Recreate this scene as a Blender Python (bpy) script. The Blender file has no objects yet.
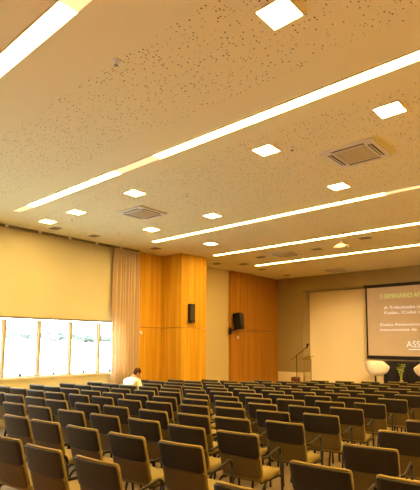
import bpy, bmesh, math, random
from mathutils import Vector, Matrix
random.seed(7)
PI = math.pi
S = bpy.context.scene
COL = S.collection

# ------------------------------------------------------------------ materials
def mat(name, color, rough=0.6, metal=0.0, emit=None, estr=0.0, spec=0.5, trans=0.0):
    m = bpy.data.materials.new(name); m.use_nodes = True
    b = m.node_tree.nodes['Principled BSDF']
    b.inputs['Base Color'].default_value = (*color, 1)
    b.inputs['Roughness'].default_value = rough
    b.inputs['Metallic'].default_value = metal
    b.inputs['Specular IOR Level'].default_value = spec
    if trans: b.inputs['Transmission Weight'].default_value = trans
    if emit:
        b.inputs['Emission Color'].default_value = (*emit, 1)
        b.inputs['Emission Strength'].default_value = estr
    return m

def nodes(m): return m.node_tree.nodes, m.node_tree.links, m.node_tree.nodes['Principled BSDF']

def noisy(name, c1, c2, scale=(8, 8, 8), rough=0.7, detail=4, bump=0.0, spec=0.3, nscale=1.0):
    m = mat(name, c1, rough, spec=spec); N, L, b = nodes(m)
    tc = N.new('ShaderNodeTexCoord'); mp = N.new('ShaderNodeMapping'); mp.inputs['Scale'].default_value = scale
    no = N.new('ShaderNodeTexNoise'); no.inputs['Scale'].default_value = nscale; no.inputs['Detail'].default_value = detail
    cr = N.new('ShaderNodeValToRGB')
    cr.color_ramp.elements[0].position = 0.3; cr.color_ramp.elements[1].position = 0.7
    cr.color_ramp.elements[0].color = (*c1, 1); cr.color_ramp.elements[1].color = (*c2, 1)
    L.new(tc.outputs['Object'], mp.inputs['Vector']); L.new(mp.outputs['Vector'], no.inputs['Vector'])
    L.new(no.outputs['Fac'], cr.inputs['Fac']); L.new(cr.outputs['Color'], b.inputs['Base Color'])
    if bump:
        bp = N.new('ShaderNodeBump'); bp.inputs['Strength'].default_value = bump; bp.inputs['Distance'].default_value = 0.004
        L.new(no.outputs['Fac'], bp.inputs['Height']); L.new(bp.outputs['Normal'], b.inputs['Normal'])
    return m

WARM = (1.0, 0.66, 0.30)
M = {}
M['beige'] = noisy('beige_paint', (0.62, 0.53, 0.32), (0.64, 0.55, 0.335), (1.5,)*3, 0.75)
M['cream'] = noisy('cream_paint', (0.66, 0.62, 0.46), (0.68, 0.64, 0.475), (1.5,)*3, 0.75)
M['brown'] = noisy('brown_paint', (0.34, 0.265, 0.13), (0.36, 0.28, 0.14), (1.5,)*3, 0.75)
M['bright'] = noisy('pale_paint', (0.84, 0.73, 0.50), (0.86, 0.75, 0.52), (1.2,)*3, 0.7)
M['sill'] = mat('sill_cream', (0.80, 0.68, 0.52), 0.4)
M['alu'] = mat('window_aluminium', (0.50, 0.43, 0.28), 0.5, spec=0.2)
M['dark_alu'] = mat('dark_frame', (0.20, 0.16, 0.11), 0.5)
M['black'] = mat('black_plastic', (0.012, 0.011, 0.011), 0.5, spec=0.15)
M['tube'] = mat('black_metal_tube', (0.012, 0.010, 0.010), 0.55, spec=0.2)
M['white'] = mat('white_plastic', (0.82, 0.80, 0.76), 0.4)
M['acgrey'] = mat('unit_grille', (0.62, 0.57, 0.42), 0.5)
M['acdark'] = mat('vent_slats', (0.25, 0.21, 0.14), 0.6)
M['slot'] = mat('dark_slot', (0.05, 0.035, 0.02), 0.6)
M['chrome'] = mat('chrome', (0.7, 0.7, 0.7), 0.2, 1.0)
M['shell'] = noisy('dark_back_fabric', (0.010, 0.008, 0.008), (0.014, 0.011, 0.011), (60,)*3, 0.45, spec=0.4)
M['olive_dark'] = noisy('dark_olive_back_panel', (0.085, 0.060, 0.017), (0.105, 0.075, 0.022), (45,)*3, 0.7, spec=0.3)
M['olive'] = noisy('olive_upholstery', (0.205, 0.155, 0.042), (0.245, 0.185, 0.055), (45,)*3, 0.72, spec=0.35)
M['floor'] = noisy('tan_carpet', (0.26, 0.20, 0.13), (0.32, 0.25, 0.165), (25,)*3, 0.9, bump=0.3)
M['stage'] = noisy('stage_carpet', (0.26, 0.19, 0.11), (0.30, 0.22, 0.13), (25,)*3, 0.9)
M['cloth'] = noisy('black_cloth', (0.010, 0.009, 0.013), (0.018, 0.016, 0.022), (9,)*3, 0.85)
M['shirt'] = noisy('white_shirt', (0.82, 0.80, 0.76), (0.88, 0.86, 0.82), (10,)*3, 0.8)
M['skin'] = mat('skin', (0.50, 0.28, 0.17), 0.55)
M['hair'] = noisy('dark_hair', (0.045, 0.020, 0.008), (0.075, 0.034, 0.014), (60,)*3, 0.8, spec=0.1)
M['trousers'] = mat('dark_trousers', (0.03, 0.03, 0.045), 0.8)
M['leather'] = mat('white_leatherette', (0.80, 0.72, 0.60), 0.4)
M['lit'] = mat('lit_diffuser', (0.9, 0.85, 0.75), 0.5, emit=(1.0, 0.61, 0.155), estr=58)
M['lit_end'] = mat('diffuser_between_tubes', (0.9, 0.8, 0.6), 0.5, emit=(1.0, 0.56, 0.25), estr=1.25)
M['panel'] = mat('lit_panel', (0.9, 0.85, 0.75), 0.5, emit=(1.0, 0.63, 0.17), estr=98)
M['trunk'] = mat('bark', (0.10, 0.07, 0.05), 0.9)
M['leaf'] = noisy('far_foliage', (0.006, 0.010, 0.0085), (0.010, 0.014, 0.011), (0.6,)*3, 0.9)
M['plant'] = noisy('plant_leaf', (0.20, 0.26, 0.04), (0.34, 0.40, 0.08), (9,)*3, 0.5)
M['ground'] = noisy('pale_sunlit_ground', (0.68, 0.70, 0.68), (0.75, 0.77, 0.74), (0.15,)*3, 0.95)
M['box'] = mat('brown_case', (0.13, 0.05, 0.03), 0.6)
M['vase'] = mat('clay_vase', (0.25, 0.17, 0.10), 0.4)

# pinkish curtain cloth, a little daylight passes through
m = mat('curtain_cloth', (0.86, 0.72, 0.56), 0.85, spec=0.1); N, L, b = nodes(m)
tr = N.new('ShaderNodeBsdfTranslucent'); tr.inputs['Color'].default_value = (0.88, 0.74, 0.60, 1)
mx = N.new('ShaderNodeMixShader'); mx.inputs['Fac'].default_value = 0.3
L.new(b.outputs[0], mx.inputs[1]); L.new(tr.outputs[0], mx.inputs[2]); L.new(mx.outputs[0], N['Material Output'].inputs['Surface'])
M['curtain'] = m

# window glass / acrylic: clear thin sheet
def glassy(name, f, tint):
    m = bpy.data.materials.new(name); m.use_nodes = True; N = m.node_tree.nodes; L = m.node_tree.links; N.clear()
    o = N.new('ShaderNodeOutputMaterial'); t = N.new('ShaderNodeBsdfTransparent'); g = N.new('ShaderNodeBsdfGlossy')
    t.inputs['Color'].default_value = (*tint, 1); g.inputs['Roughness'].default_value = 0.03
    x = N.new('ShaderNodeMixShader'); x.inputs['Fac'].default_value = f
    L.new(t.outputs[0], x.inputs[1]); L.new(g.outputs[0], x.inputs[2]); L.new(x.outputs[0], o.inputs['Surface'])
    return m
M['glass'] = glassy('window_glass', 0.05, (0.95, 0.98, 0.97))
M['acrylic'] = glassy('clear_acrylic', 0.12, (0.90, 0.86, 0.78))

# wood veneer with vertical grain
def wood(name, c1, c2):
    m = mat(name, c1, 0.55, spec=0.2); N, L, b = nodes(m)
    tc = N.new('ShaderNodeTexCoord')
    mp = N.new('ShaderNodeMapping'); mp.inputs['Scale'].default_value = (11, 11, 0.35)
    n1 = N.new('ShaderNodeTexNoise'); n1.inputs['Scale'].default_value = 1.0; n1.inputs['Detail'].default_value = 6; n1.inputs['Distortion'].default_value = 0.6
    mp2 = N.new('ShaderNodeMapping'); mp2.inputs['Scale'].default_value = (75, 75, 1.2)
    n2 = N.new('ShaderNodeTexNoise'); n2.inputs['Detail'].default_value = 3
    L.new(tc.outputs['Object'], mp.inputs['Vector']); L.new(mp.outputs['Vector'], n1.inputs['Vector'])
    L.new(tc.outputs['Object'], mp2.inputs['Vector']); L.new(mp2.outputs['Vector'], n2.inputs['Vector'])
    mm = N.new('ShaderNodeMath'); mm.operation = 'MULTIPLY_ADD'; mm.inputs[1].default_value = 0.35; 
    L.new(n2.outputs['Fac'], mm.inputs[0]); L.new(n1.outputs['Fac'], mm.inputs[2])
    cr = N.new('ShaderNodeValToRGB'); cr.color_ramp.elements[0].position = 0.45; cr.color_ramp.elements[1].position = 0.95
    cr.color_ramp.elements[0].color = (*c1, 1); cr.color_ramp.elements[1].color = (*c2, 1)
    L.new(mm.outputs[0], cr.inputs['Fac']); L.new(cr.outputs['Color'], b.inputs['Base Color'])
    return m
M['wood'] = wood('orange_wood_veneer', (0.52, 0.265, 0.016), (0.72, 0.43, 0.045))
M['wood2'] = wood('dimmed_wood_veneer', (0.36, 0.150, 0.012), (0.52, 0.245, 0.028))  # same veneer, darkened to paint in the weaker light at the far end

# perforated acoustic ceiling: small dark holes in bands, plain plaster margins beside the light slots
def ceiling_mat():
    m = mat('acoustic_ceiling', (0.88, 0.83, 0.57), 0.8, spec=0.2); N, L, b = nodes(m)
    tc = N.new('ShaderNodeTexCoord'); sx = N.new('ShaderNodeSeparateXYZ'); L.new(tc.outputs['Object'], sx.inputs[0])
    acc = None
    def mth(op, a, c, x=None):
        n = N.new('ShaderNodeMath'); n.operation = op
        for k, v in enumerate((a, c, x)):
            if v is None: continue
            if isinstance(v, (int, float)): n.inputs[k].default_value = v
            else: L.new(v, n.inputs[k])
        return n.outputs[0]
    for x0, x1 in ((-4.6, 0.7), (2.22, 3.30), (4.15, 6.75), (7.4, 9.0), (9.6, 11.0)):
        a = mth('GREATER_THAN', sx.outputs['X'], x0); c = mth('LESS_THAN', sx.outputs['X'], x1); r = mth('MULTIPLY', a, c)
        acc = r if acc is None else mth('ADD', acc, r)
    vo = N.new('ShaderNodeTexVoronoi'); vo.inputs['Scale'].default_value = 33; vo.inputs['Randomness'].default_value = 0.8
    L.new(tc.outputs['Object'], vo.inputs['Vector'])
    sc = N.new('ShaderNodeSeparateColor'); L.new(vo.outputs['Color'], sc.inputs[0])
    rad = mth('MULTIPLY', mth('SUBTRACT', sc.outputs[0], 0.02), 0.27)
    hole = mth('LESS_THAN', vo.outputs['Distance'], rad)
    f = mth('MULTIPLY', hole, acc)
    mx = N.new('ShaderNodeMix'); mx.data_type = 'RGBA'
    mx.inputs['A'].default_value = (0.88, 0.83, 0.57, 1); mx.inputs['B'].default_value = (0.10, 0.055, 0.02, 1)
    L.new(f, mx.inputs['Factor']); L.new(mx.outputs['Result'], b.inputs['Base Color'])
    return m
M['ceiling'] = ceiling_mat()

# ------------------------------------------------------------------ mesh helpers
def box(bm, x0, x1, y0, y1, z0, z1, bev=0.0):
    r = bmesh.ops.create_cube(bm, size=1.0)
    for v in r['verts']:
        v.co = Vector(((x0+x1)/2 + v.co.x*(x1-x0), (y0+y1)/2 + v.co.y*(y1-y0), (z0+z1)/2 + v.co.z*(z1-z0)))
    if bev:
        es = list({e for v in r['verts'] for e in v.link_edges})
        bmesh.ops.bevel(bm, geom=es, offset=bev, segments=2, affect='EDGES', profile=0.5)
    return bm

def tube(bm, pts, r, seg=8):
    """swept tube along a polyline; r is a number or a list"""
    pts = [Vector(p) for p in pts]; n = len(pts); rs = r if isinstance(r, (list, tuple)) else [r]*n
    rings = []; prev = None
    for k, p in enumerate(pts):
        t = ((pts[min(k+1, n-1)] - p).normalized() + (p - pts[max(k-1, 0)]).normalized())
        t = t.normalized() if t.length > 1e-6 else Vector((0, 0, 1))
        if prev is None:
            a = t.orthogonal().normalized()
        else:
            a = (prev - t*prev.dot(t)); a = a.normalized() if a.length > 1e-6 else t.orthogonal().normalized()
        prev = a; b = t.cross(a)
        rings.append([bm.verts.new(p + (a*math.cos(2*PI*q/seg) + b*math.sin(2*PI*q/seg))*rs[k]) for q in range(seg)])
    for A, B in zip(rings, rings[1:]):
        for q in range(seg): bm.faces.new((A[q], A[(q+1) % seg], B[(q+1) % seg], B[q]))
    bm.faces.new(rings[0][::-1]); bm.faces.new(rings[-1])
    return bm

def round_path(pts, rad=0.04, n=4):
    pts = [Vector(p) for p in pts]; out = [pts[0]]
    for a, b, c in zip(pts, pts[1:], pts[2:]):
        p = b + (a-b).normalized()*rad; q = b + (c-b).normalized()*rad
        for k in range(n+1):
            t = k/n; out.append(p*(1-t)**2 + b*2*t*(1-t) + q*t*t)
    return out + [pts[-1]]

def lathe(bm, prof, cx=0, cy=0, seg=20):
    rings = [[bm.verts.new((cx + r*math.cos(2*PI*q/seg), cy + r*math.sin(2*PI*q/seg), z)) for q in range(seg)] for r, z in prof]
    for A, B in zip(rings, rings[1:]):
        for q in range(seg): bm.faces.new((A[q], A[(q+1) % seg], B[(q+1) % seg], B[q]))
    bm.faces.new(rings[0][::-1]); bm.faces.new(rings[-1])
    return bm

def ball(bm, c, r, sub=2, sc=(1, 1, 1), jit=0):
    res = bmesh.ops.create_icosphere(bm, subdivisions=sub, radius=1)
    for v in res['verts']:
        d = v.co.copy(); k = 1 + (random.random()-.5)*jit
        v.co = Vector((c[0] + d.x*r*sc[0]*k, c[1] + d.y*r*sc[1]*k, c[2] + d.z*r*sc[2]*k))
    return bm

def mesh(name, bm, m, smooth=False):
    bmesh.ops.recalc_face_normals(bm, faces=bm.faces[:])
    me = bpy.data.meshes.new(name); bm.to_mesh(me); bm.free(); me.materials.append(m)
    if smooth:
        for p in me.polygons: p.use_smooth = True
    return me

def obj(name, bm, m, parent=None, smooth=False, label=None):
    o = bpy.data.objects.new(name, mesh(name, bm, m, smooth)); COL.objects.link(o)
    if parent: o.parent = parent
    if label: o['label'] = label
    return o

def tag(o, label, cat, group=None, kind=None):
    o['label'] = label; o['category'] = cat
    if group: o['group'] = group
    if kind: o['kind'] = kind
    return o

def thing(name, label, cat, loc=(0, 0, 0), rz=0, group=None):
    o = bpy.data.objects.new(name, None); COL.objects.link(o); o.location = loc; o.rotation_euler = (0, 0, rz)
    o.empty_display_size = 0.1
    return tag(o, label, cat, group)

def struct(name, bm, m, label, parent=None, cat='structure'):
    o = obj(name, bm, m, parent)
    if parent is None:
        o['kind'] = 'structure'; o['label'] = label; o['category'] = cat
    return o

def B(*a, **k): return box(bmesh.new(), *a, **k)

def dup(root, loc, rz, label, group=None):
    r = root.copy(); COL.objects.link(r); r.location = loc; r.rotation_euler = (0, 0, rz); r['label'] = label
    if group: r['group'] = group
    for ch in list(root.children):
        c = ch.copy(); COL.objects.link(c); c.parent = r
        for g in list(ch.children):
            d = g.copy(); COL.objects.link(d); d.parent = c
    return r

# ------------------------------------------------------------------ room
CZ = 4.02           # ceiling height
YL = 9.26           # window wall
KX, KY = -0.0125, 0.003      # the floor falls very gently towards the stage
def fz(x, y): return KX*x + KY*y
fb = bmesh.new()
lo = []; hi = []
for x, y in ((-1.4, -6.2), (15.3, -6.2), (15.3, 9.6), (-1.4, 9.6)):
    lo.append(fb.verts.new((x, y, fz(x, y)-0.12))); hi.append(fb.verts.new((x, y, fz(x, y))))
fb.faces.new(lo[::-1]); fb.faces.new(hi)
for k in range(4): fb.faces.new((lo[k], lo[(k+1) % 4], hi[(k+1) % 4], hi[k]))
struct('floor', fb, M['floor'], 'tan carpeted hall floor', cat='floor')
struct('ceiling', B(-1.4, 15.4, -6.2, 9.9, CZ, CZ+0.12), M['ceiling'], 'cream perforated acoustic ceiling', cat='ceiling')
struct('wall_right', B(-1.4, 15.3, -6.2, -6.0, -0.3, CZ), M['beige'], 'beige wall on the right side', cat='wall')
struct('wall_rear', B(-1.4, -1.2, -6.0, 9.48, -0.3, CZ), M['wood2'], 'unseen wall behind the seating, dark wood chosen to limit bounce', cat='wall')  # out of view; set close and dark to keep light off the chair backs
ZS, ZH = 0.93, 2.12     # window sill / head
bm = bmesh.new()
box(bm, -1.2, 7.62, YL, YL+0.22, -0.3, ZS-0.03); box(bm, -1.2, 7.62, YL, YL+0.22, ZH+0.03, CZ)
box(bm, 7.18, 7.62, YL, YL+0.22, ZS-0.03, ZH+0.03); box(bm, -1.2, -1.09, YL, YL+0.22, ZS-0.03, ZH+0.03)
struct('wall_left', bm, M['cream'], 'cream wall above and below the ribbon windows', cat='wall')
# beige wall beyond the wood column, then the end wall
struct('wall_left_far', B(7.62, 15.2, 9.47, 9.7, -0.3, CZ), M['beige'], 'beige wall strip between the wood panels', cat='wall')
struct('wall_front', B(15.0, 15.2, -6.0, 9.47, -0.3, CZ), M['bright'], 'pale wall behind the stage', cat='wall')
bm = bmesh.new()
box(bm, 14.5, 15.0, 8.36, 9.47, 0.62, CZ); box(bm, 14.5, 15.0, -6.0, 8.36, 3.53, CZ)
struct('trim_1', bm, M['brown'], 'brown side panel and header framing the stage recess', cat='wall')
struct('trim_2', B(14.49, 15.0, 8.355, 9.47, -0.3, 0.62), M['bright'], 'pale low base below the brown side panel', cat='wall')
struct('trim_3', B(14.497, 15.0, -6.0, 8.36, 3.505, 3.53), M['dark_alu'], 'dark edge line under the stage header', cat='trim')

# wood panelling on the left wall
def wood_panels(name, label, boxes, mt, group=None):
    r = thing(name, label, 'wood panelling', (boxes[0][0], boxes[0][2], 0), 0, group)
    for x0, x1, y0, y1, z0, z1 in boxes:
        o = obj('veneer_panel', box(bmesh.new(), x0-boxes[0][0], x1-boxes[0][0], y0-boxes[0][2], y1-boxes[0][2], z0, z1, bev=0.003), mt, r)
    return r
r = wood_panels('wood_panelling', 'orange wood panelling beside the pink-beige curtain', [
    (7.625, 8.49, 9.24, 9.46, -0.05, 2.038), (7.625, 8.49, 9.24, 9.46, 2.05, CZ-0.005)], M['wood'])
r = wood_panels('wood_column', 'projecting orange wood clad column carrying the slim speaker', [
    (8.50, 9.47, 8.49, 9.45, -0.05, 2.038), (8.50, 9.47, 8.49, 9.45, 2.05, CZ-0.005)], M['wood'])
r['category'] = 'column'
r = wood_panels('wood_panelling', 'far wood panelling, painted darker for weak light, behind the bracketed speaker', [
    (11.66, 13.02, 9.36, 9.46, -0.08, 2.038), (11.66, 13.02, 9.36, 9.46, 2.05, CZ-0.01),
    (13.05, 14.47, 9.40, 9.46, -0.08, 2.038), (13.05, 14.47, 9.40, 9.46, 2.05, CZ-0.01)], M['wood2'])
struct('trim_4', B(13.02, 13.05, 9.40, 9.468, 0, CZ-0.005), M['cream'], 'pale strip for the light sliver in the far wood panelling', cat='trim')  # cream colour stands in for the bright sliver of light at the step

# ------------------------------------------------------------------ windows
XM = [7.22] + [6.49 - 0.758*k for k in range(11)]      # mullion positions

struct('trim_5', B(-1.19, 7.2, YL-0.012, YL+0.19, ZH+0.03-0.008, ZH+0.055), M['dark_alu'], 'dark strip for the shadow line along the window head', cat='trim')  # shade at the head frame put into a dark strip
struct('trim_6', B(-1.19, 7.2, YL-0.03, YL+0.20, ZS-0.045, ZS-0.005), M['sill'], 'pale window sill', cat='trim')
for k in range(11):
    x1, x0 = XM[k], XM[k+1]
    w = bpy.data.objects.new('window_%d' % (k+1), None); COL.objects.link(w); w.location = ((x0+x1)/2, YL, ZS)
    w['kind'] = 'structure'; w['label'] = 'tall clear window of the ribbon on the left wall'; w['category'] = 'window'
    hw = (x1-x0)/2; h = ZH-ZS
    f = bmesh.new()
    box(f, -hw-0.002, -hw+0.060, 0.0, 0.10, 0, h); box(f, hw-0.002-0.02, hw-0.003, 0.03, 0.10, 0, h)
    box(f, -hw+0.060, hw-0.022, 0.04, 0.10, 0, 0.03); box(f, -hw+0.060, hw-0.022, 0.04, 0.10, h-0.03, h)
    obj('window_frame', f, M['alu'], w)
    obj('window_pane', B(-hw+0.060, hw-0.022, 0.068, 0.072, 0.03, h-0.03), M['glass'], w)
    lb = bmesh.new(); lathe(lb, [(0.035, 0.03), (0.035, 0.05), (0.022, 0.075), (0.008, 0.085)], 0.02, 0.035, 12)
    obj('window_latch', lb, M['black'], w, True)

# ------------------------------------------------------------------ outdoors
bm = bmesh.new()
nx, ny = 24, 16
gv = {}
for a in range(nx+1):
    for c in range(ny+1):
        x = -40 + a*9.0; y = 9.6 + (c/ny)**1.5*190
        t = max(0.0, (y-20)/60.0)
        crest = 4.5 - 0.052*x
        z = -0.6 + min(1.0, t)**1.3*(crest+0.6) + 0.25*math.sin(x*0.12)*min(1, t)
        gv[a, c] = bm.verts.new((x, y, z))
for a in range(nx):
    for c in range(ny): bm.faces.new((gv[a, c], gv[a+1, c], gv[a+1, c+1], gv[a, c+1]))
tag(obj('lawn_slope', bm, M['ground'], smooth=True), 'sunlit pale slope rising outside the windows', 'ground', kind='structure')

def tree(x, y, z, h, w):
    t = thing('tree', 'hazy far tree on the slope outside the windows', 'tree', (x, y, z), random.random()*6, 'trees on the slope outside the windows')
    c = bmesh.new()
    for q in range(13):
        a = random.random()*6.28; rr = w*0.42*random.random()
        ball(c, (math.cos(a)*rr*1.4, math.sin(a)*rr*1.4, h*(0.42+0.42*random.random())), w*(0.17+0.12*random.random()), 2, (1, 1, 0.8), 0.3)
    obj('crown', c, M['leaf'], t)
    obj('trunk', tube(bmesh.new(), [(0, 0, -0.3), (0.05, 0, h*0.3), (0, 0.04, h*0.55)], [0.28, 0.2, 0.1], 7), M['trunk'], t)
for k in range(30):
    x = 6 + k*2.7 + random.uniform(-0.3, 0.3); y = 73 + 7*(k % 2) + random.uniform(-0.6, 0.6)
    t = min(1.0, (y-20)/60.0)
    z = -0.6 + t**1.3*(4.5-0.052*x+0.6) + 0.25*math.sin(x*0.12)
    tree(x, y, z-0.2, random.uniform(1.5, 2.1), random.uniform(2.6, 3.4))
p = thing('lamp_post', 'slim post standing on the slope outside the last window', 'post', (17.6, 22.2, -0.55))
obj('pole', tube(bmesh.new(), [(0, 0, 0), (0, 0, 2.0)], 0.05, 8), M['dark_alu'], p)
obj('lamp_head', ball(bmesh.new(), (0, 0, 2.1), 0.16, 2), M['dark_alu'], p)

# ------------------------------------------------------------------ curtain
bm = bmesh.new(); n = 150
ring = {}
for a in range(n+1):
    x = 6.80 + a/n*0.80
    ph = a/n*2*PI*9
    yy = 9.12 + 0.062*math.sin(ph + 0.9*math.sin(ph*0.37)) 
    for c, z in enumerate((0.03, 1.0, 2.0, 3.0, 3.97)):
        k = 1 + 0.25*(2-c)/4
        ring[a, c] = bm.verts.new((x + (0.012*math.sin(c*1.7+ph*0.2)), 9.12 + (yy-9.12)*k, z))
for a in range(n):
    for c in range(4): bm.faces.new((ring[a, c], ring[a+1, c], ring[a+1, c+1], ring[a, c+1]))
cu = obj('curtain', bm, M['curtain'], smooth=True)
tag(cu, 'floor-length pinkish beige curtain gathered between windows and wood panelling', 'curtain')
md = cu.modifiers.new('thick', 'SOLIDIFY'); md.thickness = 0.004
r = thing('curtain_rail', 'dark curtain rail running along the ceiling above the windows', 'curtain rail', (0, 9.16, CZ))
obj('rail', B(-1.1, 7.6, -0.03, 0.03, -0.045, 0), M['dark_alu'], r)
for k in range(9):
    x = 7.0 - k*0.72
    obj('bracket', B(x-0.03, x+0.03, -0.05, -0.03, -0.05, 0), M['white'], r)

# ------------------------------------------------------------------ ceiling fittings
def strip(x, w, label, segs):
    """segs: (y0, y1, lit)"""
    r = thing('linear_light', label, 'ceiling light', (x, 0, CZ), 0, 'linear lights across the ceiling')
    y0 = min(s[0] for s in segs); y1 = max(s[1] for s in segs)
    f = bmesh.new(); t = 0.008
    box(f, -w/2-t, -w/2, y0-t, y1+t, -0.016, 0); box(f, w/2, w/2+t, y0-t, y1+t, -0.016, 0)
    box(f, -w/2, w/2, y0-t, y0, -0.016, 0); box(f, -w/2, w/2, y1, y1+t, -0.016, 0)
    obj('trim_frame', f, M['white'], r)
    for a, c, lit in segs:
        obj('diffuser', B(-w/2, w/2, a, c, -0.012, 0), M['lit'] if lit else M['lit_end'], r, label='glowing diffuser' if lit else 'dim diffuser end')
strip(1.60, 0.145, 'widest linear ceiling light, crossing the top left corner', [(-5, -2.6, 1), (-2.6, 1.7, 1), (1.7, 2.75, 0), (2.75, 7.6, 1), (7.6, 8.0, 0)])
strip(3.78, 0.13, 'long linear ceiling light just beyond the nearest square lights', [(-5, 4.25, 1), (4.25, 5.05, 0), (5.05, 7.5, 1), (7.5, 8.0, 0)])
strip(7.09, 0.125, 'third linear ceiling light, passing behind the middle square lights', [(-5, 0.8, 1), (0.8, 2.6, 0), (2.6, 8.02, 1)])
strip(9.30, 0.125, 'fourth linear ceiling light, just in front of the projector', [(-5, 8.04, 1)])
strip(11.37, 0.125, 'farthest linear ceiling light, nearest the stage', [(-5, 8.15, 1)])

lights = [(2.63, 1.67, 'largest square ceiling light at the top of the view'),
 (4.52, 1.58, 'square ceiling light beyond the second strip, near the right edge'),
 (4.52, 3.08, 'square ceiling light beyond the second strip, in mid ceiling'),
 (4.52, 5.58, 'square ceiling light left of the white cassette unit'),
 (4.52, 7.23, 'square ceiling light second from the window wall'),
 (4.52, 8.24, 'small square ceiling light closest to the window wall'),
 (6.32, 3.00, 'square ceiling light beyond the near cassette unit'),
 (6.30, 5.51, 'square ceiling light between the cassette unit and third strip'),
 (6.27, 7.17, 'square ceiling light just past the white cassette unit'),
 (8.12, 7.14, 'farthest square ceiling light above the wood column')]
base = None
for x, y, lb in lights + [(2.63, -1.5, 'square ceiling light right of the view'), (4.52, -1.5, 'square ceiling light outside the right edge'), (6.3, -1.5, 'square ceiling light far outside the right edge')]:
    if base is None:
        base = thing('square_light', lb, 'ceiling light', (x, y, CZ), 0, 'square ceiling lights')
        f = bmesh.new(); h = 0.135; t = 0.015
        for a in ((-h, h, -h, -h+t), (-h, h, h-t, h), (-h, -h+t, -h+t, h-t), (h-t, h, -h+t, h-t)): box(f, a[0], a[1], a[2], a[3], -0.014, 0)
        obj('frame', f, M['white'], base)
        obj('diffuser', B(-h+t, h-t, -h+t, h-t, -0.010, 0), M['panel'], base)
    else:
        dup(base, (x, y, CZ), 0, lb)

def cassette(x, y, lb, s=0.325):
    r = thing('cassette_air_conditioner', lb, 'air conditioner', (x, y, CZ), 0, 'ceiling cassette units')
    obj('cover', box(bmesh.new(), -s, s, -s, s, -0.03, 0, bev=0.008), M['white'], r)
    g = bmesh.new(); q = s*0.60
    box(g, -q, q, -q, q, -0.036, -0.029)
    for k in range(9):
        yy = -q + (k+0.5)*2*q/9
        box(g, -q+0.01, q-0.01, yy-0.004, yy+0.004, -0.041, -0.034)
    obj('intake_grille', g, M['acgrey'], r)
    for ang in range(4):
        o = bmesh.new(); box(o, s*0.70, s*0.86, -s*0.62, s*0.62, -0.034, -0.026)
        bmesh.ops.rotate(o, verts=o.verts[:], cent=(0, 0, 0), matrix=Matrix.Rotation(ang*PI/2, 3, 'Z'))
        sl = obj('air_slot', o, M['slot'], r)
        f = bmesh.new(); box(f, s*0.76, s*0.80, -s*0.60, s*0.60, -0.040, -0.034)
        bmesh.ops.rotate(f, verts=f.verts[:], cent=(0, 0, 0), matrix=Matrix.Rotation(ang*PI/2, 3, 'Z'))
        obj('louvre', f, M['white'], sl)
    return r
cassette(5.33, 2.29, 'nearest ceiling cassette air conditioner, between two square lights at right')
cassette(5.33, 6.36, 'pale ceiling cassette air conditioner in the left half of the ceiling')
cassette(10.35, 6.47, 'dim ceiling cassette unit between the last two linear lights')
cassette(13.69, 6.67, 'farthest ceiling cassette unit, close to the stage header')

vb = None
for x, y, lb in [(4.91, 8.63, 'small ceiling vent nearest the windows'), (5.84, 8.60, 'small ceiling vent above the last window'),
                 (7.65, 8.59, 'small ceiling vent above the orange panelling'), (10.36, 8.87, 'small ceiling vent above the beige wall strip'),
                 (10.91, 8.30, 'small ceiling vent right of the one over the beige strip'), (10.32, 7.25, 'small ceiling vent beside the far dim cassette unit'),
                 (12.11, 8.45, 'small ceiling vent over the far wood panelling'), (13.7, 8.5, 'small ceiling vent in the far stage corner'),
                 (10.33, 5.53, 'small ceiling vent left of the projector'), (9.9, 4.1, 'small ceiling vent right of the projector')]:
    if vb is None:
        vb = thing('ceiling_vent', lb, 'vent', (x, y, CZ), 0, 'small ceiling vents')
        obj('frame', B(-0.10, 0.10, -0.13, 0.13, -0.008, 0), M['acgrey'], vb)
        s_ = bmesh.new()
        for k in range(5): box(s_, -0.085, 0.085, -0.11+k*0.048, -0.082+k*0.048, -0.014, -0.007)
        obj('slats', s_, M['acdark'], vb)
    else: dup(vb, (x, y, CZ), 0, lb)
sb = None
for x, y, lb in [(2.21, 3.01, 'sprinkler head between the two nearest strips'), (4.66, 2.80, 'sprinkler head beside the mid square light'),
                 (6.0, 7.9, 'sprinkler head near the second window-side square light'), (4.76, 7.75, 'sprinkler head between the two leftmost square lights'),
                 (5.1, 5.0, 'sprinkler head right of the pale cassette unit')]:
    if sb is None:
        sb = thing('sprinkler', lb, 'sprinkler', (x, y, CZ), 0, 'ceiling sprinklers')
        obj('rosette', lathe(bmesh.new(), [(0.035, 0), (0.035, -0.006), (0.012, -0.012)], seg=14), M['white'], sb)
        obj('deflector', lathe(bmesh.new(), [(0.006, -0.012), (0.006, -0.04), (0.018, -0.042), (0.018, -0.045)], seg=12), M['chrome'], sb)
    else: dup(sb, (x, y, CZ), 0, lb)

# projector on its ceiling pole
r = thing('projector', 'small white projector hanging between two linear lights', 'projector', (9.72, 4.58, CZ), 0.35)
obj('pole', tube(bmesh.new(), [(0, 0, 0), (0, 0, -0.10)], 0.022, 10), M['white'], r)
obj('ceiling_plate', lathe(bmesh.new(), [(0.07, 0), (0.07, -0.012), (0.03, -0.02)], seg=16), M['white'], r)
br = bmesh.new()
tube(br, [(0, -0.17, -0.17), (0, -0.09, -0.13), (0, 0, -0.09), (0, 0.09, -0.13), (0, 0.17, -0.17)], 0.020, 8)
obj('bracket', br, M['white'], r)
pb = obj('body', box(bmesh.new(), -0.11, 0.10, -0.10, 0.10, -0.20, -0.12, bev=0.015), M['white'], r)
ln = bmesh.new(); lathe(ln, [(0.035, 0), (0.035, 0.03), (0.028, 0.03), (0.026, 0.02)], seg=16)
bmesh.ops.rotate(ln, verts=ln.verts[:], cent=(0, 0, 0), matrix=Matrix.Rotation(PI/2, 3, 'Y')); bmesh.ops.translate(ln, verts=ln.verts[:], vec=(0.10, 0.03, -0.16))
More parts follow.
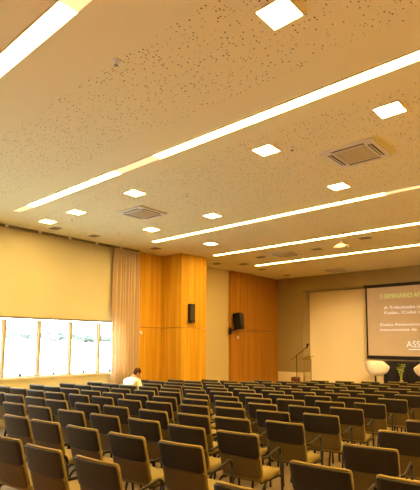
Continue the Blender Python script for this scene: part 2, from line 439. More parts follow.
obj('lens', ln, M['black'], pb)

# ------------------------------------------------------------------ wall fittings
r = thing('wall_speaker', 'slim tall black speaker on the wood column', 'speaker', (8.83, 8.49, 2.18))
obj('cabinet', box(bmesh.new(), -0.10, 0.10, -0.10, -0.012, 0, 0.50, bev=0.012), M['black'], r)
g = bmesh.new(); box(g, -0.085, 0.085, -0.107, -0.098, 0.07, 0.48)
obj('grille', g, mat('speaker_grille', (0.03, 0.03, 0.03), 0.6), r)
obj('badge', B(-0.035, 0.035, -0.106, -0.099, 0.02, 0.045), M['chrome'], r)
obj('wall_bracket', B(-0.05, 0.05, -0.012, 0, 0.15, 0.35), M['tube'], r)

r = thing('wall_speaker', 'boxy black speaker on a bracket against the far wood panelling', 'speaker', (11.60, 9.36, 2.05))
sp = bmesh.new()
vs = [(-0.17, 0), (0.17, 0), (0.10, 0.26), (-0.10, 0.26)]
bot = [sp.verts.new((x, y, 0)) for x, y in vs]; top = [sp.verts.new((x, y, 0.52)) for x, y in vs]
sp.faces.new(bot[::-1]); sp.faces.new(top)
for k in range(4): sp.faces.new((bot[k], bot[(k+1) % 4], top[(k+1) % 4], top[k]))
bmesh.ops.bevel(sp, geom=sp.edges[:], offset=0.015, segments=2, affect='EDGES')
T = Matrix.Translation((0.22, -0.36, 0.06)) @ Matrix.Rotation(0.25, 4, 'Z') @ Matrix.Rotation(math.radians(-7), 4, 'X')
bmesh.ops.transform(sp, matrix=T, verts=sp.verts[:])
obj('cabinet', sp, M['black'], r)
g = bmesh.new(); box(g, -0.15, 0.15, -0.012, -0.002, 0.09, 0.50); bmesh.ops.transform(g, matrix=T, verts=g.verts[:])
obj('grille', g, mat('speaker_grille_dark', (0.03, 0.03, 0.04), 0.55), r)
g = bmesh.new(); box(g, -0.03, 0.03, -0.014, -0.002, 0.03, 0.06); bmesh.ops.transform(g, matrix=T, verts=g.verts[:])
obj('badge', g, M['chrome'], r)
bk = bmesh.new(); tube(bk, [(0.0, -0.01, -0.02), (0.0, -0.16, 0.02), (0.14, -0.18, 0.05), (0.22, -0.20, 0.14)], 0.022, 8); box(bk, -0.07, 0.07, -0.014, 0, -0.13, 0.10)
obj('wall_bracket', bk, M['tube'], r)
for (x, y, z), lb in (((12.0, 9.36, 1.83), 'round white wall sensor below the bracketed speaker'), ((7.76, 9.24, 1.90), 'round white wall sensor beside the curtain')):
    g = bmesh.new(); lathe(g, [(0.05, 0), (0.05, 0.025), (0.03, 0.045), (0.012, 0.05)], seg=16)
    bmesh.ops.rotate(g, verts=g.verts[:], cent=(0, 0, 0), matrix=Matrix.Rotation(PI/2, 3, 'X'))
    o = obj('wall_sensor', g, M['white'], smooth=True); o.location = (x, y, z); tag(o, lb, 'sensor', 'round wall sensors')

# ------------------------------------------------------------------ stage
SZ = 0.30
struct('stage_platform', box(bmesh.new(), 12.75, 14.985, -5.99, 8.34, -0.16, SZ, bev=0.006), M['stage'], 'low carpeted stage in front of the pale wall', cat='stage')
r = thing('cloth_covered_table', 'long black cloth covered table under the projection screen', 'table', (14.2, 3.3, SZ))
tb = bmesh.new(); n = 90; w0 = []
pts = []
for k in range(n): pts.append((-0.28, -2.0 + 4.0*k/n))
for k in range(12): pts.append((-0.28 + 0.56*k/12, 2.0))
for k in range(n): pts.append((0.28, 2.0 - 4.0*k/n))
for k in range(12): pts.append((0.28 - 0.56*k/12, -2.0))
rb, rt = [], []
for k, (x, y) in enumerate(pts):
    o = 0.02*math.sin(k*0.9) + 0.02
    sx = -1 if x < 0 else 1
    rb.append(tb.verts.new((x + sx*o, y + (o if y > 1.99 else 0), 0.01))); rt.append(tb.verts.new((x, y, 0.83)))
for k in range(len(pts)):
    q = (k+1) % len(pts); tb.faces.new((rb[k], rb[q], rt[q], rt[k]))
tb.faces.new(rt)
obj('table_cloth', tb, M['cloth'], r)
lg = bmesh.new()
for x in (-0.22, 0.22):
    for y in (-1.9, 0, 1.9): box(lg, x-0.02, x+0.02, y-0.02, y+0.02, 0, 0.82)
obj('leg_frame', lg, M['tube'], r)

# projection screen
XS = 14.35
r = thing('projection_screen', 'large projection screen showing an orange slide with white text', 'screen', (XS, 4.0, 1.2))
W0, W1 = 5.93-4.0, -1.93     # left / right edge, local y
m = mat('slide_image', (0.25, 0.2, 0.15), 0.8); N, L, b = nodes(m)
tc = N.new('ShaderNodeTexCoord'); sx = N.new('ShaderNodeSeparateXYZ'); L.new(tc.outputs['Object'], sx.inputs[0])
mr = N.new('ShaderNodeMapRange'); mr.inputs['From Min'].default_value = 0.1; mr.inputs['From Max'].default_value = 2.2; L.new(sx.outputs['Z'], mr.inputs['Value'])
no = N.new('ShaderNodeTexNoise'); no.inputs['Scale'].default_value = 1.4; L.new(tc.outputs['Object'], no.inputs['Vector'])
ad = N.new('ShaderNodeMath'); ad.operation = 'MULTIPLY_ADD'; ad.inputs[1].default_value = 0.5; L.new(no.outputs['Fac'], ad.inputs[0]); L.new(mr.outputs[0], ad.inputs[2])
cr = N.new('ShaderNodeValToRGB'); cr.color_ramp.elements[0].color = (0.68, 0.37, 0.12, 1); cr.color_ramp.elements[1].color = (0.40, 0.19, 0.065, 1)
cr.color_ramp.elements[0].position = 0.1; cr.color_ramp.elements[1].position = 1.2
L.new(ad.outputs[0], cr.inputs['Fac']); L.new(cr.outputs['Color'], b.inputs['Emission Color']); b.inputs['Emission Strength'].default_value = 0.52
obj('screen_surface', B(-0.004, 0.004, W1, W0, 0.08, 2.215), m, r)
f = bmesh.new(); t = 0.05
box(f, -0.012, 0.012, W0, W0+t, 0.0, 2.29); box(f, -0.012, 0.012, W1-t, W1, 0.0, 2.29)
box(f, -0.012, 0.012, W1, W0, 2.215, 2.26); box(f, -0.012, 0.012, W1, W0, 0.0, 0.08)
obj('screen_border', f, M['black'], r)
obj('bottom_bar', tube(bmesh.new(), [(0, W1-t, -0.01), (0, W0+t, -0.01)], 0.02, 10), M['black'], r)
obj('screen_case', B(-0.04, 0.05, W1-0.1, W0+0.1, 2.26, 2.31), M['tube'], r)
TXT_W = mat('slide_white', (0.1, 0.1, 0.1), 0.8, emit=(1.0, 0.88, 0.72), estr=0.85)
TXT_G = mat('slide_green', (0.1, 0.1, 0.1), 0.8, emit=(0.50, 0.58, 0.14), estr=1.0)
def text(body, y_left, z, size, mt, par, name='slide_text', width=None):
    cv = bpy.data.curves.new(name, 'FONT'); cv.body = body; cv.size = size; cv.extrude = 0.0008; cv.offset = 0
    tmp = bpy.data.objects.new('tmp', cv); COL.objects.link(tmp); bpy.context.view_layer.update()
    me = bpy.data.meshes.new_from_object(tmp.evaluated_get(bpy.context.evaluated_depsgraph_get()))
    bpy.data.objects.remove(tmp); me.materials.clear(); me.materials.append(mt)
    sx = 1.0
    if width: sx = width/max(v.co.x for v in me.vertices)
    for v in me.vertices:
        x, y, zz = v.co; v.co = Vector((-0.0065 - zz, y_left - x*sx, z + y))
    o = bpy.data.objects.new(name, me); COL.objects.link(o); o.parent = par
    return o
text('II SEMINÁRIO ANUAL', 5.51-4, 3.055-1.2, 0.20, TXT_G, r, width=1.56)
text('A Tributação no Brasil', 5.40-4, 2.725-1.2, 0.125, TXT_W, r, width=1.6)
text('Fusão, Cisão e a Lei', 5.40-4, 2.565-1.2, 0.125, TXT_W, r, width=1.5)
text('Dados Financeiros', 5.54-4, 2.20-1.2, 0.12, TXT_W, r, width=1.20)
text('instrumentos de', 5.54-4, 2.045-1.2, 0.12, TXT_W, r, width=1.10)
text('ASSO', 4.76-4, 1.55-1.2, 0.27, TXT_W, r, width=0.62)
obj('slide_text', B(-0.0068, -0.0062, 4.2-4, 4.70-4, 1.475-1.2, 1.50-1.2), TXT_W, r)

# white bucket chairs
def shell_chair(loc, rz, label):
    r = thing('tulip_chair', label, 'armchair', loc, rz, 'white armchairs on the stage')
    b = bmesh.new(); nt, nr = 36, 9; V = {}
    for a in range(nt):
        th = 2*PI*a/nt                       # th=0 is the sitter's front
        fr = max(0, math.cos(th))**5
        R_ = 0.255 + 0.11*fr; hz = 0.39 - 0.15*fr
        for k in range(nr):
            t = k/(nr-1)
            V[a, k] = b.verts.new((R_*math.cos(th)*math.sin(t*PI/2)**0.9, R_*0.98*math.sin(th)*math.sin(t*PI/2)**0.9, 0.47 + hz*(1-math.cos(t*PI/2))**1.1)) if k else None
    c0 = b.verts.new((0, 0, 0.47))
    for a in range(nt):
        q = (a+1) % nt; b.faces.new((c0, V[a, 1], V[q, 1]))
        for k in range(1, nr-1): b.faces.new((V[a, k], V[a, k+1], V[q, k+1], V[q, k]))
    s = obj('shell', b, M['leather'], r, True); md = s.modifiers.new('thick', 'SOLIDIFY'); md.thickness = 0.035; md.offset = 1
    md2 = s.modifiers.new('round', 'SUBSURF'); md2.levels = 1; md2.render_levels = 1
    obj('cushion', lathe(bmesh.new(), [(0.02, 0.51), (0.10, 0.52), (0.15, 0.54), (0.13, 0.565), (0.02, 0.57)], seg=24), M['leather'], r, True)
    obj('stem', tube(bmesh.new(), [(0, 0, 0.02), (0, 0, 0.46)], 0.022, 12), M['tube'], r)
    obj('base', lathe(bmesh.new(), [(0.24, 0), (0.24, 0.01), (0.05, 0.03), (0.03, 0.05)], seg=28), M['chrome'], r, True)
shell_chair((13.2, 5.27, SZ), -1.35, 'white bucket armchair left of the plant on stage')
shell_chair((13.2, 3.80, SZ), 1.9, 'white bucket armchair cut off by the right edge')

# plant in a vase
r = thing('potted_plant', 'small leafy green plant in a vase between the white armchairs', 'plant', (12.95, 4.46, SZ))
obj('vase', lathe(bmesh.new(), [(0.05, 0), (0.075, 0.1), (0.06, 0.25), (0.035, 0.34), (0.045, 0.37), (0.03, 0.36)], seg=20), M['vase'], r, True)
st = bmesh.new(); lf = bmesh.new()
for k in range(9):
    a = k*2.4; tilt = 0.03+0.025*(k % 4); h = 0.60+0.05*(k % 3)
    p = [Vector((0, 0, 0.33)), Vector((math.cos(a)*tilt*0.5, math.sin(a)*tilt*0.5, 0.33+(h-0.33)*0.6+0.03)), Vector((math.cos(a)*tilt, math.sin(a)*tilt, h+0.08))]
    tube(st, p, 0.005, 5)
    for q in range(1, 5):
        c = p[1].lerp(p[2], q/4.0); aa = a + q*1.9; d = Vector((math.cos(aa), math.sin(aa), 0.5)).normalized(); s = d.cross(Vector((0, 0, 1))).normalized()*0.026
        ln_ = 0.085
        vs = [c, c+d*ln_*0.4+s, c+d*ln_*0.75+s*0.6-Vector((0, 0, .005)), c+d*ln_-Vector((0, 0, .02)), c+d*ln_*0.75-s*0.6-Vector((0, 0, .005)), c+d*ln_*0.4-s]
        lf.faces.new([lf.verts.new(v) for v in vs])
obj('stems', st, M['plant'], r)
o = obj('leaves', lf, M['plant'], r); md = o.modifiers.new('thick', 'SOLIDIFY'); md.thickness = 0.002
o['kind'] = 'stuff'

# microphone boom stand, case and lectern
r = thing('microphone_stand', 'thin black boom microphone stand beside the clear lectern', 'microphone stand', (13.2, 7.86, SZ))
obj('pole', tube(bmesh.new(), [(0, 0, 0.02), (0, 0, 0.98)], 0.013, 8), M['tube'], r)
bs = bmesh.new()
for k in range(3):
    a = k*2*PI/3; tube(bs, [(0, 0, 0.12), (math.cos(a)*0.28, math.sin(a)*0.28, 0.012)], 0.010, 6)
obj('tripod', bs, M['tube'], r)
obj('boom', tube(bmesh.new(), [(0, 0.21, 0.80), (0, -0.38, 1.23)], 0.010, 6), M['tube'], r)
mc = bmesh.new(); tube(mc, [(0, -0.37, 1.20), (0, -0.40, 1.27), (0, -0.415, 1.31), (0, -0.42, 1.34)], [0.02, 0.024, 0.045, 0.03], 10)
obj('microphone', mc, M['black'], r)
r = thing('monitor_speaker', 'small brown case at the foot of the microphone stand', 'case', (13.05, 7.82, SZ))
obj('case_body', box(bmesh.new(), -0.10, 0.10, -0.11, 0.11, 0, 0.27, bev=0.01), M['box'], r)
obj('handle', tube(bmesh.new(), round_path([(0, -0.05, 0.265), (0, -0.05, 0.295), (0, 0.05, 0.295), (0, 0.05, 0.265)], 0.01, 2), 0.006, 6), M['black'], r)
r = thing('lectern', 'transparent acrylic lectern next to the microphone stand', 'lectern', (13.4, 7.58, SZ))
a = bmesh.new(); box(a, -0.02, 0.0, -0.14, 0.14, 0.02, 0.86)
obj('front_sheet', a, M['acrylic'], r)
e = bmesh.new()
for y in (-0.13, 0.13): box(e, -0.022, 0.012, y-0.012, y+0.012, 0.02, 0.86)
obj('edge_posts', e, mat('acrylic_edge', (0.30, 0.24, 0.15), 0.2), r)
tp = bmesh.new(); box(tp, -0.20, 0.20, -0.14, 0.14, -0.008, 0.008)
bmesh.ops.rotate(tp, verts=tp.verts[:], cent=(0, 0, 0), matrix=Matrix.Rotation(-0.25, 3, 'Y')); bmesh.ops.translate(tp, verts=tp.verts[:], vec=(0, 0, 0.89))
obj('reading_top', tp, M['acrylic'], r)
obj('base', box(bmesh.new(), -0.2, 0.2, -0.18, 0.18, 0, 0.02), M['acrylic'], r)

# ------------------------------------------------------------------ conference chairs
def back_surface(yw, zw, depth):
    """curved, reclined back: yw across, zw height, depth offset towards the sitter"""
    x = (0.85-zw)*0.27 + 0.30*yw*yw + depth
    return Vector((x-0.02, yw, zw))

def back_panel(z0, z1, w0, w1, rb, rt, d0, d1, nu=12, nv=12, edge=0.012):
    bm = bmesh.new()
    def half(z):
        t = (z-z0)/(z1-z0); w = w0 + (w1-w0)*t
        if z-z0 < rb: q = (rb-(z-z0))/rb; w -= rb*(1-math.sqrt(max(0, 1-q*q)))
        if z1-z < rt: q = (rt-(z1-z))/rt; w -= rt*(1-math.sqrt(max(0, 1-q*q)))
        return w
    zs = []
    for k in range(nv+1):
        t = k/nv; zs.append(z0 + (z1-z0)*(0.5-0.5*math.cos(PI*t)))
    L_ = []
    dm = (d0+d1)/2
    for d, sh in ((d0, edge), (d0+(d1-d0)*0.25, 0.0), (d0+(d1-d0)*0.75, 0.0), (d1, edge)):
        g = {}
        for k, z in enumerate(zs):
            zz = min(max(z, z0+sh), z1-sh)
            for q in range(nu+1):
                u = -1+2*q/nu; w = max(0.004, half(z)-sh)
                g[k, q] = bm.verts.new(back_surface(u*w, zz, d))
        L_.append(g)
    for g in (L_[0], L_[-1]):
        for k in range(nv):
            for q in range(nu): bm.faces.new((g[k, q], g[k, q+1], g[k+1, q+1], g[k+1, q]))
    per = [(0, q) for q in range(nu)] + [(k, nu) for k in range(nv)] + [(nv, q) for q in range(nu, 0, -1)] + [(k, 0) for k in range(nv, 0, -1)]
    for A, C in zip(L_, L_[1:]):
        for a, c in zip(per, per[1:]+per[:1]): bm.faces.new((A[a], A[c], C[c], C[a]))
    return bm

def make_chair(label):
    t = thing('conference_chair', label, 'chair', (0, 0, 0), 0, 'conference chairs in rows')
    obj('backrest', back_panel(0.40, 0.85, 0.224, 0.228, 0.06, 0.020, 0.0, 0.036), M['olive'], t, True)
    obj('back_shell', back_panel(0.62, 0.836, 0.225, 0.226, 0.035, 0.012, -0.014, 0.008, nu=12, nv=10, edge=0.004), M['shell'], t, True, label='dark outer shell on the upper back')
    obj('lower_back_panel', back_panel(0.415, 0.618, 0.219, 0.224, 0.05, 0.008, -0.008, 0.010, nu=12, nv=8, edge=0.004), M['olive_dark'], t, True, label='darker olive lower back panel')
    s = bmesh.new(); nu, nv = 12, 10; g0, g1 = {}, {}
    for a in range(nu+1):
        for c in range(nv+1):
            u = -1+2*a/nu; v = c/nv
            x = 0.11+0.42*v; w = 0.235*(1-0.10*abs(v-0.35)) 
            edge_ = max(abs(u), abs(2*v-1)); dome = 0.020*(1-edge_**4)
            front = -0.02*max(0, v-0.75)*4
            k = 1.0
            if v > 0.9: w -= 0.03*((v-0.9)/0.1)**2
            g1[a, c] = s.verts.new((x, u*w, 0.445+dome+front)); g0[a, c] = s.verts.new((x, u*w*0.97, 0.39+front*0.4))
    for a in range(nu):
        for c in range(nv):
            s.faces.new((g1[a, c], g1[a+1, c], g1[a+1, c+1], g1[a, c+1])); s.faces.new((g0[a, c], g0[a, c+1], g0[a+1, c+1], g0[a+1, c]))
    per = [(a, 0) for a in range(nu)] + [(nu, c) for c in range(nv)] + [(a, nv) for a in range(nu, 0, -1)] + [(0, c) for c in range(nv, 0, -1)]
    for p, q in zip(per, per[1:]+per[:1]): s.faces.new((g0[p], g0[q], g1[q], g1[p]))
    obj('seat', s, M['olive'], t, True)
    for sg in (-1, 1):
        y = 0.25*sg
        obj('armrest', tube(bmesh.new(), round_path([(0.10, 0.220*sg, 0.615), (0.13, y, 0.62), (0.43, y, 0.665), (0.445, y, 0.60)], 0.035, 4), 0.0125, 8), M['tube'], t, True)
        obj('leg', tube(bmesh.new(), [(0.443, y, 0.61), (0.475, y, 0.30), (0.50, y, 0.0)], 0.012, 8), M['tube'], t, True)
        obj('leg', tube(bmesh.new(), round_path([(0.20, 0.225*sg, 0.39), (0.09, 0.245*sg, 0.36), (0.0, y, 0.0)], 0.04, 3), 0.012, 8), M['tube'], t, True)
    f = bmesh.new()
    tube(f, [(0.46, -0.25, 0.375), (0.46, 0.25, 0.375)], 0.011, 8)
    for sg in (-1, 1):
        tube(f, [(0.12, 0.20*sg, 0.38), (0.46, 0.225*sg, 0.378)], 0.011, 8)
    tube(f, [(0.15, -0.21, 0.385), (0.15, 0.21, 0.385)], 0.011, 8)
    obj('frame', f, M['tube'], t, True)
    return t

MEAS = {(0, -2): (2.70, 2.02), (0, 1): (2.31, 4.18), (0, 0): (2.38, 3.40), (1, 4): (3.03, 6.12), (1, 3): (3.08, 5.5), (1, 2): (3.16, 4.8), (1, 1): (3.24, 4.07), (1, 0): (3.33, 3.32), (1, -2): (3.53, 1.9), (2, 6): (3.61, 7.47), (2, 5): (3.69, 6.81), (2, 4): (3.79, 6.05), (2, 3): (3.89, 5.37), (2, 2): (4.0, 4.67), (2, 1): (4.02, 3.93), (2, 0): (4.13, 3.25), (2, -2): (4.48, 1.86), (3, 8): (4.17, 8.64), (3, 7): (4.23, 7.94), (3, 6): (4.25, 7.31), (3, 5): (4.37, 6.52), (3, 4): (4.5, 5.96), (3, 3): (4.6, 5.17), (3, 2): (4.73, 4.47), (3, 1): (4.86, 3.91), (4, 0): (5.98, 3.19), (4, 1): (5.77, 3.87), (4, 2): (5.63, 4.57), (4, 3): (5.45, 5.14), (4, 4): (5.32, 5.85), (4, 5): (5.17, 6.43), (4, 6): (5.13, 7.15), (4, 7): (5.03, 7.75), (4, 8): (4.91, 8.45), (5, 8): (5.59, 8.2), (5, 7): (5.64, 7.51), (5, 6): (5.78, 6.97), (5, 5): (5.91, 6.33), (5, 4): (6.01, 5.64), (5, 3): (6.19, 5.03), (5, 2): (6.33, 4.46), (5, 1): (6.55, 3.8), (5, 0): (6.82, 3.22), (6, 7): (6.4, 7.45), (6, 6): (6.59, 6.89), (6, 5): (6.66, 6.17), (6, 4): (6.75, 5.54), (6, 3): (6.94, 4.94), (6, 2): (7.15, 4.42), (6, 1): (7.37, 3.77), (6, 0): (7.6, 3.17), (7, 7): (7.07, 7.39), (7, 6): (7.21, 6.77), (7, 5): (7.35, 6.17), (7, 3): (7.71, 4.97), (7, 2): (8.03, 4.33), (7, 1): (8.21, 3.76), (7, 0): (8.5, 3.09), (8, 7): (7.62, 7.29), (8, 6): (7.82, 6.69), (8, 4): (8.22, 5.48), (8, 2): (8.69, 4.25), (8, 1): (8.96, 3.69), (8, 0): (9.4, 3.11), (9, 2): (9.37, 4.27), (9, 3): (9.11, 4.81), (9, 4): (8.82, 5.42), (9, 5): (8.69, 6.04), (9, 1): (9.73, 3.66), (10, 6): (9.06, 6.58), (10, 5): (9.29, 5.98), (10, 3): (9.88, 4.87), (10, 1): (10.48, 3.67), (11, 1): (11.26, 3.67), (11, 4): (10.34, 5.37), (11, 6): (9.76, 6.54)}
def grid(i, j):
    v = [1, i, j, i*j, j*j, i*i, i*j*j, i*i*j]
    gx = sum(a*b for a, b in zip([2.3942, 0.91318, -0.05401, -0.03565, 0.00071, -0.0062, 0.0019, -2e-05], v))
    gy = sum(a*b for a, b in zip([3.40501, -0.07397, 0.74481, -0.02735, -0.00011, 0.0047, 0.00019, 0.0009], v))
    if (i, j) in MEAS:
        mx_, my_ = MEAS[i, j]; gx, gy = gx*0.3 + mx_*0.7, gy*0.3 + my_*0.7
    t = 1.0/(1.0 + KX*gx + KY*gy)
    return gx*0.82*t, gy*0.82*t
ORD = ['first', 'second', 'third', 'fourth', 'fifth', 'sixth', 'seventh', 'eighth', 'ninth', 'tenth', 'eleventh', 'twelfth', 'thirteenth', 'fourteenth']
spots = []
for i in range(14):
    jm = {0: 2, 1: 4, 2: 6, 3: 9, 4: 11, 5: 11, 6: 11, 7: 11, 8: 10, 9: 11, 10: 10, 11: 9, 12: 7, 13: 5}[i]
    js = list(range(0, jm+1))
    if i <= 4: js = ([-3] if i < 2 else []) + [-2] + js
    for j in js: spots.append((i, j))
proto = None
rnd = random.Random(3)
for i, j in spots:
    x, y = grid(i, j)
    rz = math.atan(0.10+0.014*i) + rnd.uniform(-0.03, 0.03)
    row = ORD[i] + ' row from the camera'
    if j >= 0:
        lb = 'olive chair with dark back, %s, %s seat left of the aisle' % (row, ORD[j])
    else:
        lb = 'olive chair with dark back, %s, %s seat right of the aisle' % (row, ORD[-2-j])
    if proto is None:
        proto = make_chair(lb); proto.location = (x, y, fz(x, y)); proto.rotation_euler = (0, 0, rz)
    else: dup(proto, (x, y, fz(x, y)), rz, lb)

# ------------------------------------------------------------------ the seated person
def skin(name, verts, edges, radii, m, parent, sub=2):
    me = bpy.data.meshes.new(name); me.from_pydata(verts, edges, []); o = bpy.data.objects.new(name, me); COL.objects.link(o)
    o.parent = parent; me.materials.append(m)
    sk = o.modifiers.new('skin', 'SKIN'); sk.use_smooth_shade = True
    if not me.skin_vertices: me.skin_vertices.new()
    for v, r_ in zip(me.skin_vertices[0].data, radii): v.radius = r_ if isinstance(r_, tuple) else (r_, r_)
    me.skin_vertices[0].data[0].use_root = True
    ss = o.modifiers.new('sub', 'SUBSURF'); ss.levels = sub; ss.render_levels = sub
    return o
px, py = grid(7, 9)
prz = math.atan(0.12)
P = thing('person', 'person in white shirt sitting with back to camera, head bowed', 'person', (px-0.10, py+0.10, fz(px, py)), prz)
P.scale = (0.94, 0.90, 0.97)
# body: pelvis, spine, neck, head, arms, legs in one skin (sitter faces +x)
bv = [(0.27, 0, 0.53), (0.27, 0, 0.66), (0.31, 0, 0.82), (0.36, 0, 0.945), (0.415, 0, 1.02), (0.445, -0.005, 1.06),
      (0.36, 0.17, 0.925), (0.40, 0.23, 0.70), (0.55, 0.17, 0.60), (0.62, 0.14, 0.585),
      (0.36, -0.17, 0.925), (0.40, -0.23, 0.70), (0.55, -0.17, 0.60), (0.62, -0.14, 0.585),
      (0.30, 0.10, 0.53), (0.66, 0.11, 0.545), (0.68, 0.11, 0.10), (0.78, 0.12, 0.05),
      (0.30, -0.10, 0.53), (0.66, -0.11, 0.545), (0.68, -0.11, 0.10), (0.78, -0.12, 0.05)]
be = [(0, 1), (1, 2), (2, 3), (3, 4), (4, 5), (3, 6), (6, 7), (7, 8), (8, 9), (3, 10), (10, 11), (11, 12), (12, 13), (0, 14), (14, 15), (15, 16), (16, 17), (0, 18), (18, 19), (19, 20), (20, 21)]
br_ = [(0.13, 0.16), (0.12, 0.15), (0.13, 0.17), (0.115, 0.155), 0.066, 0.05, 0.062, 0.045, 0.036, 0.028, 0.062, 0.045, 0.036, 0.028,
       0.085, 0.062, 0.042, 0.038, 0.085, 0.062, 0.042, 0.038]
skin('body', bv, be, br_, M['skin'], P)
def grow(v, d=0.012): return tuple(x+d for x in v) if isinstance(v, tuple) else v+d
si = [0, 1, 2, 3, 4, 6, 7, 8, 10, 11, 12]
ren = {o_: n_ for n_, o_ in enumerate(si)}
skin('shirt', [bv[k] for k in si], [(ren[a], ren[c]) for a, c in be if a in ren and c in ren], [grow(br_[k], 0.018) for k in si], M['shirt'], P)
ti = [0, 14, 15, 16, 18, 19, 20]; ren = {o_: n_ for n_, o_ in enumerate(ti)}
skin('trousers', [bv[k] for k in ti], [(ren[a], ren[c]) for a, c in be if a in ren and c in ren], [grow(br_[k], 0.016) for k in ti], M['trousers'], P)
for sg in (-1, 1):
    s_ = bmesh.new(); ball(s_, (0.76, 0.12*sg, 0.035), 1, 2, (0.13, 0.048, 0.042)); obj('shoe', s_, M['black'], P, True)
    # hands: palm with five bent fingers resting on the thighs
    hv = [(0.62, 0.14*sg, 0.60), (0.68, 0.125*sg, 0.615)]; he = [(0, 1)]; hr = [0.024, (0.034, 0.016)]
    for q in range(4):
        y0 = (0.125 + (q-1.5)*0.019)*sg; ln_ = (0.026, 0.030, 0.028, 0.022)[q]; b0 = len(hv)
        hv += [(0.70, y0, 0.618), (0.70+ln_, y0, 0.612), (0.70+2*ln_, y0, 0.598)]; he += [(1, b0), (b0, b0+1), (b0+1, b0+2)]; hr += [0.0095, 0.009, 0.0078]
    b0 = len(hv); hv += [(0.66, 0.09*sg, 0.608), (0.69, 0.078*sg, 0.602)]; he += [(0, b0), (b0, b0+1)]; hr += [0.011, 0.009]
    skin('hand', hv, he, hr, M['skin'], P, 1)
# head
HC = Vector((0.485, -0.015, 1.10))
h = bmesh.new(); ball(h, (0, 0, 0), 1, 3, (0.084, 0.066, 0.100))
for v in h.verts:
    if v.co.z < -0.02 and v.co.x < 0: v.co.x *= 0.78
    if v.co.z < -0.05: v.co.y *= 0.82; v.co.x += 0.012
ball(h, (0.100, 0, -0.02), 1, 2, (0.020, 0.013, 0.022))
for sg in (-1, 1): ball(h, (-0.005, 0.078*sg, -0.015), 1, 2, (0.020, 0.010, 0.030))
ball(h, (0.090, 0, -0.062), 1, 2, (0.010, 0.024, 0.008))
HM = Matrix.Translation(HC) @ Matrix.Rotation(-0.45, 4, 'Z') @ Matrix.Rotation(0.50, 4, 'Y')
bmesh.ops.transform(h, matrix=HM, verts=h.verts[:])
hd = obj('head', h, M['skin'], P, True)
ey = bmesh.new()
for sg in (-1, 1): ball(ey, (0.086, 0.030*sg, 0.008), 0.012, 2)
bmesh.ops.transform(ey, matrix=HM, verts=ey.verts[:]); obj('eyes', ey, M['white'], hd, True)
hr_ = bmesh.new(); ball(hr_, (-0.012, 0, 0.022), 1, 3, (0.089, 0.072, 0.096), 0.05)
for v in list(hr_.verts):
    if v.co.x > 0.05 and v.co.z < 0.05: v.co.x = 0.05
    if v.co.z < -0.055: v.co.z = -0.055
bmesh.ops.transform(hr_, matrix=HM, verts=hr_.verts[:]); obj('hair', hr_, M['hair'], hd, True)

# ------------------------------------------------------------------ spotlights added out of view to brighten the stage
for k, (x, y, tx, ty, tz, lb) in enumerate([(6.0, 1.3, 15.0, 6.75, 1.3, 'ceiling spotlight added out of view to brighten the pale wall beside the screen'),
                                        (10.9, -0.6, 15.0, 4.0, 0.9, 'ceiling spotlight added out of view to brighten the white stage armchairs')]):
    r = thing('fill_spot', lb, 'fill_spot', (x, y, CZ), 0, 'added stage fill spots')
    dd = (Vector((tx, ty, tz)) - Vector((x, y, CZ-0.18))).normalized()
    obj('mount', tube(bmesh.new(), [(0, 0, 0), (0, 0, -0.14)], 0.012, 8), M['white'], r)
    hd_ = bmesh.new(); tube(hd_, [Vector((0, 0, -0.18)) - dd*0.08, Vector((0, 0, -0.18)) + dd*0.06], 0.05, 16)
    obj('lamp_head', hd_, M['white'], r)
    sl = bpy.data.lights.new('fill_spot_beam', 'SPOT'); sl.energy = 1900 if k == 0 else 300; sl.color = (1, 0.74, 0.40); sl.spot_size = math.radians(24 if k == 0 else 60); sl.spot_blend = 0.8; sl.shadow_soft_size = 0.05
    q = bpy.data.objects.new('fill_spot_beam', sl); COL.objects.link(q); q.location = Vector((x, y, CZ-0.18)) + dd*0.09
    q.rotation_euler = dd.to_track_quat('-Z', 'Y').to_euler()

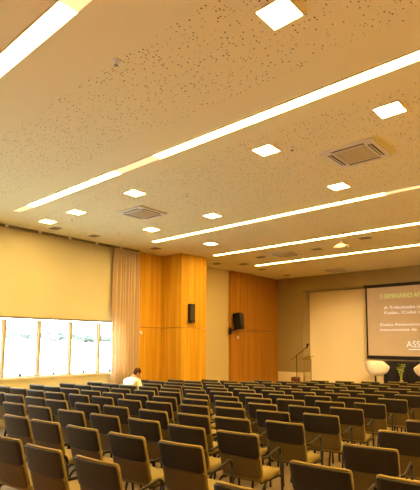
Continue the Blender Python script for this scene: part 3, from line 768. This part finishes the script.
# ------------------------------------------------------------------ daylight
w = bpy.data.worlds.new('sky'); S.world = w; w.use_nodes = True
WN, WL = w.node_tree.nodes, w.node_tree.links
bg = WN['Background']; bg.inputs['Color'].default_value = (0.80, 0.93, 1.0, 1); bg.inputs['Strength'].default_value = 18.0
sun = bpy.data.lights.new('sun', 'SUN'); sun.energy = 230.0; sun.angle = 0.02; sun.color = (0.93, 0.97, 1.0)
so = bpy.data.objects.new('sun', sun); COL.objects.link(so); so.rotation_euler = (math.radians(42), 0, math.radians(200))
d = Vector((0.2, 0.65, -0.75)); so.rotation_euler = d.to_track_quat('-Z', 'Y').to_euler()
pl = bpy.data.lights.new('window_daylight_portal', 'AREA'); pl.shape = 'RECTANGLE'; pl.size = 8.3; pl.size_y = ZH-ZS; pl.cycles.is_portal = True
po = bpy.data.objects.new('window_daylight_portal', pl); COL.objects.link(po); po.location = (3.06, YL+0.16, (ZH+ZS)/2)
po.rotation_euler = Vector((0, -1, 0)).to_track_quat('-Z', 'Z').to_euler()

# ------------------------------------------------------------------ camera
F, PX, PY = 459.83, 210.0, 298.22
yaw, pitch, roll = 0.7225, 0.0954, 0.0051
cam = bpy.data.cameras.new('camera'); co = bpy.data.objects.new('camera', cam); COL.objects.link(co)
fw = Vector((math.cos(pitch)*math.cos(yaw), math.cos(pitch)*math.sin(yaw), math.sin(pitch)))
rt = Vector((math.sin(yaw), -math.cos(yaw), 0)); up = rt.cross(fw)
r2 = rt*math.cos(roll) + up*math.sin(roll); u2 = -rt*math.sin(roll) + up*math.cos(roll)
co.matrix_world = Matrix.Translation((0, 0, 1.67)) @ Matrix((r2, u2, -fw)).transposed().to_4x4()
cam.sensor_fit = 'VERTICAL'; cam.sensor_height = 24; cam.lens = F/490*24
cam.shift_y = (PY-245)/490; cam.clip_start = 0.05; cam.clip_end = 500
S.camera = co

S.view_settings.view_transform = 'Standard'; S.view_settings.look = 'None'; S.view_settings.gamma = 1.0
S.view_settings.exposure = 0.0; S.view_settings.use_curve_mapping = False
S.cycles.use_denoising = True; S.cycles.max_bounces = 10; S.cycles.diffuse_bounces = 6; S.cycles.transparent_max_bounces = 12
S.cycles.sample_clamp_indirect = 6.0
